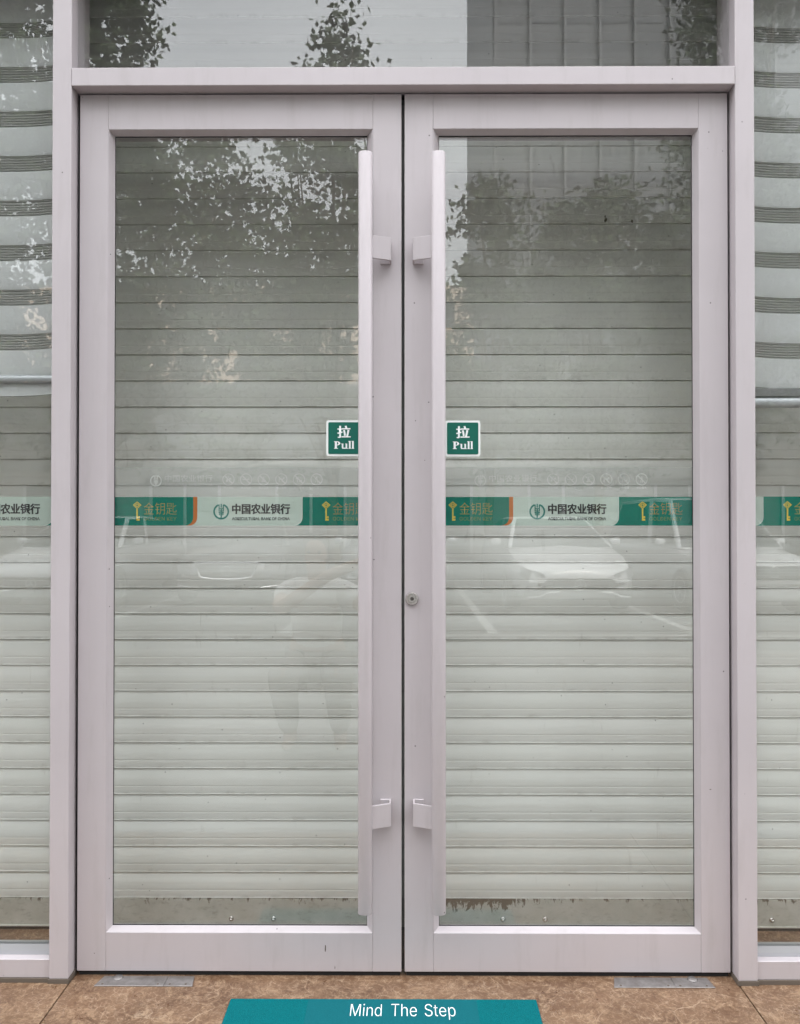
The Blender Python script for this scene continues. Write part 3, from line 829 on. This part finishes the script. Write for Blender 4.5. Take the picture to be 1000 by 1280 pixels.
# ------------------------------------------------------------------ the bank's own walls round the shopfront
bb = thing('bank_building', (0, 4, 0), 'grey stone bank building that holds the shopfront', 'building')
for (a, b) in ((-4.5, -2.2525), (2.2525, 4.5)):
    for k in range(4):
        MB().box(a, b, -.10, .09, FZ + .001 + .9 * k, FZ + .9 * k + .894).build('stone_panel', M['stone'], bb, bevel=.004)
    MB().box(a, b, .0905, 8, FZ + .001, 3.6).build('wall', M['stone'], bb)
for k in range(3):
    for j in range(5):
        MB().box(-4.5 + 1.8 * j, -4.5 + 1.8 * j + 1.794, -.06, .09, 3.602 + 1.5 * k if k else 2.788, 3.602 + 1.5 * (k + 1) - .006).build('stone_panel', M['stone'], bb, bevel=.004)
MB().box(-4.5, 4.5, .0905, 8, 3.601, 17.0).build('wall', M['stone'], bb)  # unseen upper wall, raised to darken the sky mirrored in the car bonnets
MB().box(-2.25, 2.25, SY + .16, 8, 0, 3.6).build('wall', M['dark'], bb)

# ------------------------------------------------------------------ what the glass reflects: cars, trees, buildings, the photographer
M['c_white'] = simple('white_paint', (.45, .46, .47), .22, 0, .4)
M['c_grey'] = simple('grey_paint', (.10, .10, .105), .2, .3, .6)
M['c_silver'] = simple('silver_paint', (.38, .39, .41), .22, .5, .6)
M['c_black'] = simple('black_paint', (.02, .02, .022), .15, 0, .6)
M['tyre'] = simple('tyre', (.02, .02, .02), .85)
M['rim'] = simple('rim', (.42, .43, .44), .3, .7)
M['lamp'] = simple('headlight', (.15, .155, .16), .12, .2, .6)
M['trim'] = simple('black_trim', (.018, .018, .02), .45)

def car(label, X, Y, rot, paint, h, style, group='cars parked across the forecourt'):
    root = thing('parked_car', (0, 0, 0), label, 'car', group)
    W = .90; L = 4.55
    st = [(0, .66, .34, .52, .56), (.05, .80, .24, .62, .68), (.22, .92, .20, .70, .78), (.65, 1.0, .19, .80, .88), (1.2, 1.0, .19, .91, .97),
          (2.2, 1.0, .19, .93, .95), (3.6, 1.0, .19, .96, .98), (4.25, .95, .22, .94, .97), (4.52, .84, .30, .80, .84)]
    v = []; f = []
    for (t, k, zb, zs, zc) in st:
        hw = W * k
        ring = [(0, zb), (hw * .86, zb), (hw * .97, zb + .12), (hw, (zb + zs) * .55), (hw * .985, zs - .10), (hw * .93, zs), (hw * .55, zc - .02), (0, zc)]
        full = ring + [(-x, z) for x, z in ring[-2:0:-1]]
        v += [(x, -t, z) for x, z in full]
    n = 14
    for i in range(len(st) - 1):
        for k in range(n): f.append((i * n + k, i * n + (k + 1) % n, (i + 1) * n + (k + 1) % n, (i + 1) * n + k))
    f += [tuple(range(n)), tuple((len(st) - 1) * n + k for k in range(n))]
    body = MB().add(v, f).build('body', paint, root, bevel=0, smooth=42)
    tr_ = 3.45 if style != 'van' else 4.2
    tb = 4.25 if style != 'van' else 4.45
    B = [(.84, -1.12, .92), (.86, -2.2, .92), (.85, -tb + .1, .95)]
    T_ = [(.60, -2.02, h - .03), (.64, -2.6, h), (.60, -tr_, h - .04)]
    v = []; 
    for (x, y, z) in B + T_: v += [(x, y, z), (-x, y, z)]
    f = [(0, 6, 7, 1), (0, 2, 8, 6), (2, 4, 10, 8), (1, 7, 9, 3), (3, 9, 11, 5), (6, 8, 9, 7), (8, 10, 11, 9), (4, 5, 11, 10), (0, 1, 3, 2), (2, 3, 5, 4)]
    MB().add(v, f).build('cabin', paint, root, bevel=.03, seg=2, smooth=40)
    def quad(p, q, r, s, k, lift):
        c = [(p[i] + q[i] + r[i] + s[i]) / 4 for i in range(3)]
        pts = [[c[i] + (a[i] - c[i]) * k for i in range(3)] for a in (p, q, r, s)]
        nrm = (Vector(q) - Vector(p)).cross(Vector(s) - Vector(p)).normalized()
        return [Vector(a) + nrm * lift for a in pts]
    ws = quad((.84, -1.12, .92), (-.84, -1.12, .92), (-.60, -2.02, h - .03), (.60, -2.02, h - .03), .93, -.012)
    if (Vector(ws[0]) - Vector((0, -3, 1))).length < 0: pass
    nrm = Vector((0, .65, .75)).normalized()
    wsp = [Vector(p) for p in quad((.84, -1.12, .92), (-.84, -1.12, .92), (-.60, -2.02, h - .03), (.60, -2.02, h - .03), .93, 0)]
    m = MB(); m.add([p + nrm * .012 for p in wsp] + [p - nrm * .004 for p in wsp], [(0, 1, 2, 3), (4, 5, 6, 7), (0, 1, 5, 4), (1, 2, 6, 5), (2, 3, 7, 6), (3, 0, 4, 7)])
    m.build('windscreen', M['pane_dark'], root)
    for sg in (1, -1):
        for (a, b, c, d) in ((B[0], B[1], T_[1], T_[0]), (B[1], B[2], T_[2], T_[1])):
            q = [Vector((sg * p[0], p[1], p[2])) for p in (a, b, c, d)]; cc = sum(q, Vector()) / 4
            q = [cc + (p - cc) * .84 for p in q]; off = Vector((sg * .014, 0, .004))
            m = MB(); m.add([p + off for p in q] + [p - off for p in q], [(0, 1, 2, 3), (4, 5, 6, 7), (0, 1, 5, 4), (1, 2, 6, 5), (2, 3, 7, 6), (3, 0, 4, 7)])
            m.build('side_window', M['pane_dark'], root)
        mi = MB().lathe([(.0, -.10), (.06, -.09), (.085, -.03), (.08, .05), (.0, .07)], (0, 0, 0), 'x', 10)
        mi.v = [(sg * (.99 + x), -1.52 + y * .6, 1.02 + z * .8) for x, y, z in mi.v]
        mi.build('wing_mirror', paint, root, smooth=True)
        for yw in (-.86, -3.55):
            w_ = MB().lathe([(.20, -.11), (.30, -.11), (.325, -.08), (.325, .08), (.30, .11), (.20, .11)], (sg * .835, yw, .325), 'x', 24).build('tyre', M['tyre'], root, smooth=40)
            MB().lathe([(.205, -.06), (.205, .116), (.19, .118), (.17, .09), (.06, .10), (.05, .118), (0, .118)] if sg > 0 else
                       [(.205, .06), (.205, -.116), (.19, -.118), (.17, -.09), (.06, -.10), (.05, -.118), (0, -.118)], (sg * .835, yw, .325), 'x', 24).build('rim', M['rim'], w_, smooth=40)
        # headlight: swept wedge set into the corner of the nose
        if style == 'sedan': hp = [(sg * .54, .46), (sg * .62, .70), (sg * .84, .76), (sg * .80, .55), (sg * .72, .47)]
        elif style == 'hatch': hp = [(sg * .50, .55), (sg * .52, .60), (sg * .80, .68), (sg * .82, .56), (sg * .70, .50)]
        else: hp = [(sg * .52, .58), (sg * .54, .74), (sg * .80, .80), (sg * .82, .60)]
        def yfront(x): 
            a = abs(x); return .012 if a < .58 else .012 - (a - .58) ** 1.0 * .55
        m = MB(); m.add([(x, yfront(x) - .0, z) for x, z in hp] + [(x, yfront(x) - .14, z) for x, z in hp],
                        [tuple(range(len(hp)))] + [(i, (i + 1) % len(hp), len(hp) + (i + 1) % len(hp), len(hp) + i) for i in range(len(hp))])
        hl = m.build('headlight', M['lamp'], root)
        # side air intake with a bright blade below it
        ip = [(sg * .52, .26), (sg * .50, .36), (sg * .74, .44), (sg * .78, .26)]
        m = MB(); m.add([(x, yfront(x) + .004, z) for x, z in ip] + [(x, yfront(x) - .12, z) for x, z in ip], [(0, 1, 2, 3)] + [(i, (i + 1) % 4, 4 + (i + 1) % 4, 4 + i) for i in range(4)])
        m.build('air_intake', M['trim'], root)
        if style == 'hatch':
            MB().tube([(sg * .30, .05, .335), (sg * .46, .045, .33), (sg * .58, .03, .27), (sg * .74, -.05, .255)], .017, 8).build('bumper_blade', M['c_white'], root)
        else:
            MB().tube([(sg * .56, .035, .31), (sg * .78, -.08, .335)], .010, 6).build('bumper_blade', M['chrome'], root)
    # grille
    gp = {'sedan': [(-.50, .69), (.50, .69), (.40, .47), (.2, .44), (-.2, .44), (-.40, .47)],
          'hatch': [(-.44, .53), (.44, .53), (.55, .44), (.52, .35), (-.52, .35), (-.55, .44)],
          'van': [(-.50, .72), (.50, .72), (.48, .56), (-.48, .56)]}[style]
    g = MB().prism(gp, 'y', -.10, .022).build('grille', M['trim'], root)
    fr_ = [(x, .030, z) for x, z in gp]; fr_.append(fr_[0]); fr_.append(fr_[1])
    MB().tube(fr_, .014 if style == 'sedan' else .009, 6, False).build('grille_trim', M['chrome'] if style == 'sedan' else M['trim'], g)
    zs = [p[1] for p in gp]; lo, hi = min(zs), max(zs)
    for k in range(1, 4):
        z = lo + (hi - lo) * k / 4; MB().box(-.40, .40, .0225, .030, z - .005, z + .005).build('grille_bar', M['trim'] if style == 'hatch' else M['rim'], g)
    zc = (lo + hi) / 2
    m = MB(); m.tube([(.075 * math.cos(R(a)), .036, zc + .075 * math.sin(R(a))) for a in range(0, 361, 20)], .009, 6, False)
    m.build('front_emblem', M['rim'], g)
    if style == 'hatch':
        m = MB()
        for a in (90, 210, 330): m.tube([(0, .037, zc), (.07 * math.cos(R(a)), .037, zc + .07 * math.sin(R(a)))], [.012, .004], 6)
        m.build('emblem_star', M['rim'], g)
    root.location = (X, Y, -.14); root.rotation_euler = (0, 0, R(rot))
    return root
car('dark grey saloon with a chrome trapezoid grille, reflected in the left door', -2.80, -10.35, 0, M['c_grey'], 1.45, 'sedan')
car('white hatchback with a star in its grille, reflected in the right door', 2.52, -9.25, -2, M['c_white'], 1.43, 'hatch')
car('white van with a tall cabin, parked beside the white hatchback', 5.15, -9.0, -5, M['c_white'], 1.75, 'van')
car('silver saloon parked between the grey saloon and the white hatchback', -.15, -10.0, 0, M['c_silver'], 1.46, 'sedan')
car('white hatchback without neighbour on its outer side, reflected in the left window', -5.45, -9.5, 3, M['c_white'], 1.44, 'hatch')

def leaf_crown(blobs, dens, seed, size=(.10, .19)):
    """leaf blades scattered in clumps through ellipsoid blobs (cx,cy,cz,rx,ry,rz)"""
    q = np.random.RandomState(seed); V = []
    for (cx, cy, cz, rx, ry, rz, *dk) in blobs:
        nc = int(dens * (dk[0] if dk else 1) * (rx * ry * rz) ** .72)
        d = q.normal(size=(nc, 3)); d /= np.linalg.norm(d, axis=1)[:, None]
        rr = q.uniform(.35, 1.06, nc) ** .55
        cen = d * rr[:, None] * np.array([rx, ry, rz]) + np.array([cx, cy, cz])
        for c in cen:
            k = q.randint(34, 74); s = q.uniform(.20, .50)
            p = c + q.normal(size=(k, 3)) * s * np.array([.62, .62, .42])
            a = q.normal(size=(k, 3)); a /= np.linalg.norm(a, axis=1)[:, None]
            b = np.cross(a, q.normal(size=(k, 3))); b /= np.linalg.norm(b, axis=1)[:, None]
            l = q.uniform(*size, k)[:, None]
            V.append(np.stack([p - a * l * .5, p + b * l * .33, p + a * l * .5, p - b * l * .33], 1).reshape(-1, 3))
    V = np.concatenate(V); nq = len(V) // 4
    me = bpy.data.meshes.new('crown'); me.vertices.add(len(V)); me.vertices.foreach_set('co', V.ravel())
    me.loops.add(len(V)); me.loops.foreach_set('vertex_index', np.arange(len(V)))
    me.polygons.add(nq); me.polygons.foreach_set('loop_start', np.arange(nq) * 4); me.polygons.foreach_set('loop_total', np.full(nq, 4))
    me.update(); me.materials.append(M['leaf'])
    return me

def tree(label, X, Y, blobs, dens, seed, th, tr):
    t = thing('street_tree', (0, 0, 0), label, 'tree', 'street trees facing the bank')
    q = random.Random(seed); m = MB()
    m.tube([(0, 0, 0), (.03, .02, .6), (-.04, 0, th * .6), (.02, .03, th)], [tr * 1.35, tr, tr * .85, tr * .7], 10)
    for (cx, cy, cz, rx, ry, rz, *dk) in blobs:
        for k in range(5):
            e = (cx + q.uniform(-.6, .6) * rx, cy + q.uniform(-.6, .6) * ry, cz + q.uniform(-.5, .6) * rz)
            s = (.02, .03, th * q.uniform(.75, 1))
            mid = [(s[i] + e[i]) / 2 + (q.uniform(-.2, .2) if i < 2 else .15) for i in range(3)]
            m.tube([s, mid, e], [tr * .5, tr * .32, tr * .1], 6)
    m.build('trunk', M['bark'], t, smooth=True)
    link('crown', leaf_crown(blobs, dens, seed), t); t.location = (X, Y, -.14)
    return t
tree('broad dark leafy tree, reflected in the left window and left door', -6.4, -14.0,
     [(0, 0, 6.6, 3.6, 2.6, 4.2), (-.9, 0, 10.4, 2.3, 2.0, 2.4), (-1.3, 0, 14.6, 3.2, 2.6, 3.2), (2.5, .3, 5.6, 2.5, 2.2, 3.2, .62), (-3.4, .2, 7.5, 2.6, 2, 4.2, .62)], 30, 3, 2.8, .20)  # topmost clump is unseen, added to block light from the higher sky
tree('slim tall tree with a ragged top, reflected beside the broad tree', -1.45, -14.2,
     [(-.1, 0, 5.0, 2.0, 1.7, 2.8, .8), (0, 0, 10.0, .72, .9, 2.0), (-.3, 0, 7.6, 1.35, 1.2, 2.4, .62)], 38, 11, 2.3, .13)
tree('short slender tree, reflected in the upper left of the right door', 1.75, -14.0,
     [(0, 0, 4.4, 1.15, 1.0, 2.2), (-.05, 0, 7.0, .55, .6, 1.7)], 42, 5, 2.2, .11)
tree('middling tree in front of the tower, reflected in the right door', 4.2, -15.0,
     [(0, 0, 5.0, 2.1, 1.7, 3.0), (.1, 0, 7.0, 1.6, 1.3, 1.5)], 38, 21, 2.3, .13)
tree('tall tree, reflected at the right end of the transom', 6.9, -14.6,
     [(0, 0, 5.6, 2.0, 1.7, 3.0), (-.2, 0, 9.6, 1.0, 1.1, 2.8), (.7, 0, 14.2, 2.2, 1.8, 2.8), (1.1, 0, 7.4, 1.3, 1, 2.2)], 36, 33, 2.5, .15)  # highest clump stands out of view, added to cut sky light
for i, (lab, X) in enumerate((('unseen broad tree added to darken the low sky, next along from the broad leafy tree', -13.5), ('unseen broad tree added against low sky light at the far end of the row, past the other broad trees', -20.5),
               ('unseen broad tree added to block low sky beyond the tall tree of the transom', 13.5), ('unseen broad tree added to dim the low sky, closing the row past the tower', 20.5))):
    src = [o for o in C.objects if o.name == 'street_tree'][0]  # copies outside the view, added to block light from the low sky
    t = src.copy(); C.objects.link(t); t.location = (X, -14.3, -.14); t.rotation_euler = (0, 0, 1.3 + 1.9 * i); t['label'] = lab
    for ch in src.children:
        c_ = ch.copy(); C.objects.link(c_); c_.parent = t

def far_block(name, label, X0, X1, Y, H, wall, cols, rows, z0, wz, ww, wh, glass, depth=12):
    b = thing(name, ((X0 + X1) / 2, Y - depth / 2, -.14), label, 'building')
    MB().box(X0, X1, Y - depth, Y, -.13, H).build('wall', wall, b)
    px = (X1 - X0) / cols
    gm = MB().box(-ww / 2, ww / 2, -.05, .03, 0, wh).mesh('window', glass)
    fm = MB().box(-ww / 2 - .12, ww / 2 + .12, .0, .14, -.16, -.0).mesh('sill', wall)
    for r in range(rows):
        for c in range(cols):
            at = Vector((X0 + px * (c + .5) - OFF[b].x, Y - OFF[b].y, z0 + wz * r - OFF[b].z))
            w = link('window', gm, b, at)
            if depth < 20: link('sill', fm, w)
    return b
tb_ = far_block('office_tower', 'tall grey glass office tower, reflected in the transom', 6.9, 34, -60, 62, M['tower_wall'], 10, 17, 8, 3.2, 2.1, 2.7, M['tower_pane'], 25)
for k in range(11):
    MB().box(6.9 + 2.71 * k + .12, 6.9 + 2.71 * k + .32, -59.99, -59.55, 6, 62).build('fin', simple('fin_panel', (.25, .26, .265), .6) if k == 0 else bpy.data.materials['fin_panel'], tb_)
far_block('apartment_block', 'warm beige apartment block behind the trees, seen through gaps in the leaves', -30, 4.2, -46, 15.4, M['warm_wall'], 9, 4, 3.5, 3.1, 1.5, 1.6, M['pane_dark'])
sb = far_block('shop_building', 'low grey shop row beyond the parked cars', -34, 34, -27, 6.2, M['render'], 17, 1, 3.4, 3, 2.2, 1.5, M['tower_glass'], 8)
dm_ = MB().box(-1.3, 1.3, -.06, .04, 0, 2.5).mesh('shop_front', M['pane_dark'])
jm = MB().box(-.05, .05, .041, .12, 0, 2.5).mesh('frame_bar', M['bar_alu'])
for c in range(14):
    w = link('shop_front', dm_, sb, Vector((-31 + 4.6 * c - OFF[sb].x, -27 - OFF[sb].y, .13)))
    for dx in (-1.25, 0, 1.25): link('frame_bar', jm, w, Vector((dx, 0, 0)))
    if c % 2: MB().box(-31 + 4.6 * c - 1.5, -31 + 4.6 * c + 1.5, -26.96, -26.82, 2.75, 3.2).build('fascia', M['render'], sb)

# photographer crouching behind the camera, white T-shirt, phone held out in front
M['skin'] = simple('skin', (.42, .27, .20), .55); M['hair'] = simple('hair', (.012, .010, .010), .6)
M['tee'] = noisy('white_cotton', (.70, .70, .69), (.78, .78, .77), 14, .9); M['trousers'] = noisy('dark_trousers', (.27, .26, .25), (.32, .31, .30), 20, .9)
def skin_obj(name, joints, bones, m, parent, sub=2):
    me = bpy.data.meshes.new(name); me.from_pydata([j[0] for j in joints], bones, [])
    o = bpy.data.objects.new(name, me); C.objects.link(o)
    o.modifiers.new('skin', 'SKIN'); sm = o.modifiers.new('sub', 'SUBSURF'); sm.levels = sub; sm.render_levels = sub
    for i, j in enumerate(joints):
        r = j[1] if isinstance(j[1], tuple) else (j[1], j[1])
        me.skin_vertices[0].data[i].radius = r
    me.skin_vertices[0].data[0].use_root = True
    dg = bpy.context.evaluated_depsgraph_get(); dg.update()
    nm = bpy.data.meshes.new_from_object(o.evaluated_get(dg)); bpy.data.objects.remove(o); bpy.data.meshes.remove(me)
    nm.name = name; nm.materials.clear(); nm.materials.append(m)
    nm.polygons.foreach_set('use_smooth', [True] * len(nm.polygons))
    return link(name, nm, parent)
pr = thing('person', (-.53, -2.62, -.13), 'person in a white T-shirt crouching with a phone held out', 'person')
Z = .0
J = [((0, -.06, .50), (.15, .11)), ((0, -.02, .68), (.14, .10)), ((0, .0, .86), (.165, .11)), ((0, .0, .95), (.10, .08)), ((0, .02, 1.00), .052), ((0, .035, 1.06), .055), ((0, .05, 1.13), (.075, .095)), ((0, .05, 1.21), (.072, .088)), ((0, .04, 1.26), .045),
     ((.19, .0, .92), .060), ((.34, .16, .82), .045), ((.44, .30, 1.05), .036), ((.465, .33, 1.14), .030),
     ((-.19, .0, .92), .060), ((-.20, .22, .84), .045), ((.10, .34, 1.05), .036), ((.35, .36, 1.15), .030),
     ((.11, .0, .46), .095), ((.16, .36, .50), .070), ((.15, .08, .13), .045), ((.15, .05, .05), .042), ((.16, .20, .035), .034),
     ((-.11, .0, .46), .095), ((-.16, .36, .50), .070), ((-.15, .08, .13), .045), ((-.15, .05, .05), .042), ((-.16, .20, .035), .034)]
Bn = [(0, 1), (1, 2), (2, 3), (3, 4), (4, 5), (5, 6), (6, 7), (7, 8), (3, 9), (9, 10), (10, 11), (11, 12), (3, 13), (13, 14), (14, 15), (15, 16), (0, 17), (17, 18), (18, 19), (19, 20), (20, 21), (0, 22), (22, 23), (23, 24), (24, 25), (25, 26)]
body = skin_obj('body', J, Bn, M['skin'], pr)
TJ = [((0, -.05, .56), (.160, .125)), ((0, -.02, .68), (.165, .125)), ((0, .0, .86), (.185, .13)), ((0, .0, .955), (.115, .092)), ((.19, .0, .92), .085), ((.28, .09, .865), .078), ((-.19, .0, .92), .085), ((-.20, .12, .88), .078)]
skin_obj('t_shirt', TJ, [(0, 1), (1, 2), (2, 3), (3, 4), (4, 5), (3, 6), (6, 7)], M['tee'], pr)
LJ = [((0, -.06, .47), (.16, .125)), ((.11, .0, .46), .112), ((.16, .36, .50), .100), ((.15, .085, .10), .062), ((-.11, .0, .46), .112), ((-.16, .36, .50), .100), ((-.15, .085, .10), .062)]
skin_obj('trousers', LJ, [(0, 1), (1, 2), (2, 3), (0, 4), (4, 5), (5, 6)], M['trousers'], pr)
skin_obj('hair', [((0, .0, 1.16), (.080, .075)), ((0, .02, 1.235), (.086, .105)), ((0, .03, 1.29), .065)], [(0, 1), (1, 2)], M['hair'], pr)
for sg, (hx, hy, hz) in ((1, (.475, .345, 1.17)), (-1, (.385, .37, 1.17))):
    for k in range(4):
        z0 = hz - .01 + .018 * k
        skin_obj('finger', [((hx - sg * .0, hy - .012, z0 - .01), .012), ((hx - sg * .02 + .01, hy + .02, z0 + .012), .0085), ((hx - sg * .045 + .01, hy + .028, z0 + .016), .0075)], [(0, 1), (1, 2)], M['skin'], body, 1)
    skin_obj('thumb', [((hx, hy - .018, hz - .015), .013), ((hx - sg * .015, hy - .022, hz + .02), .010), ((hx - sg * .03, hy - .016, hz + .045), .008)], [(0, 1), (1, 2)], M['skin'], body, 1)
for sg in (1, -1):
    MB().lathe([(0, .0), (.008, .002), (.011, .008), (0, .012)], (sg * .032 - .53, -2.62 + .138, -.13 + 1.175), 'y', 10).build('eye', M['pane_dark'], pr, smooth=True)
ph = thing('phone', (-.045, -2.235, 1.17), 'dark phone held upright by the crouching person', 'phone')
MB().box(-.085, -.01, -2.247, -2.239, 1.095, 1.255).build('case', M['c_black'], ph, bevel=.004, seg=2)
MB().box(-.081, -.014, -2.2485, -2.2475, 1.100, 1.250).build('screen', M['pane_dark'], ph)
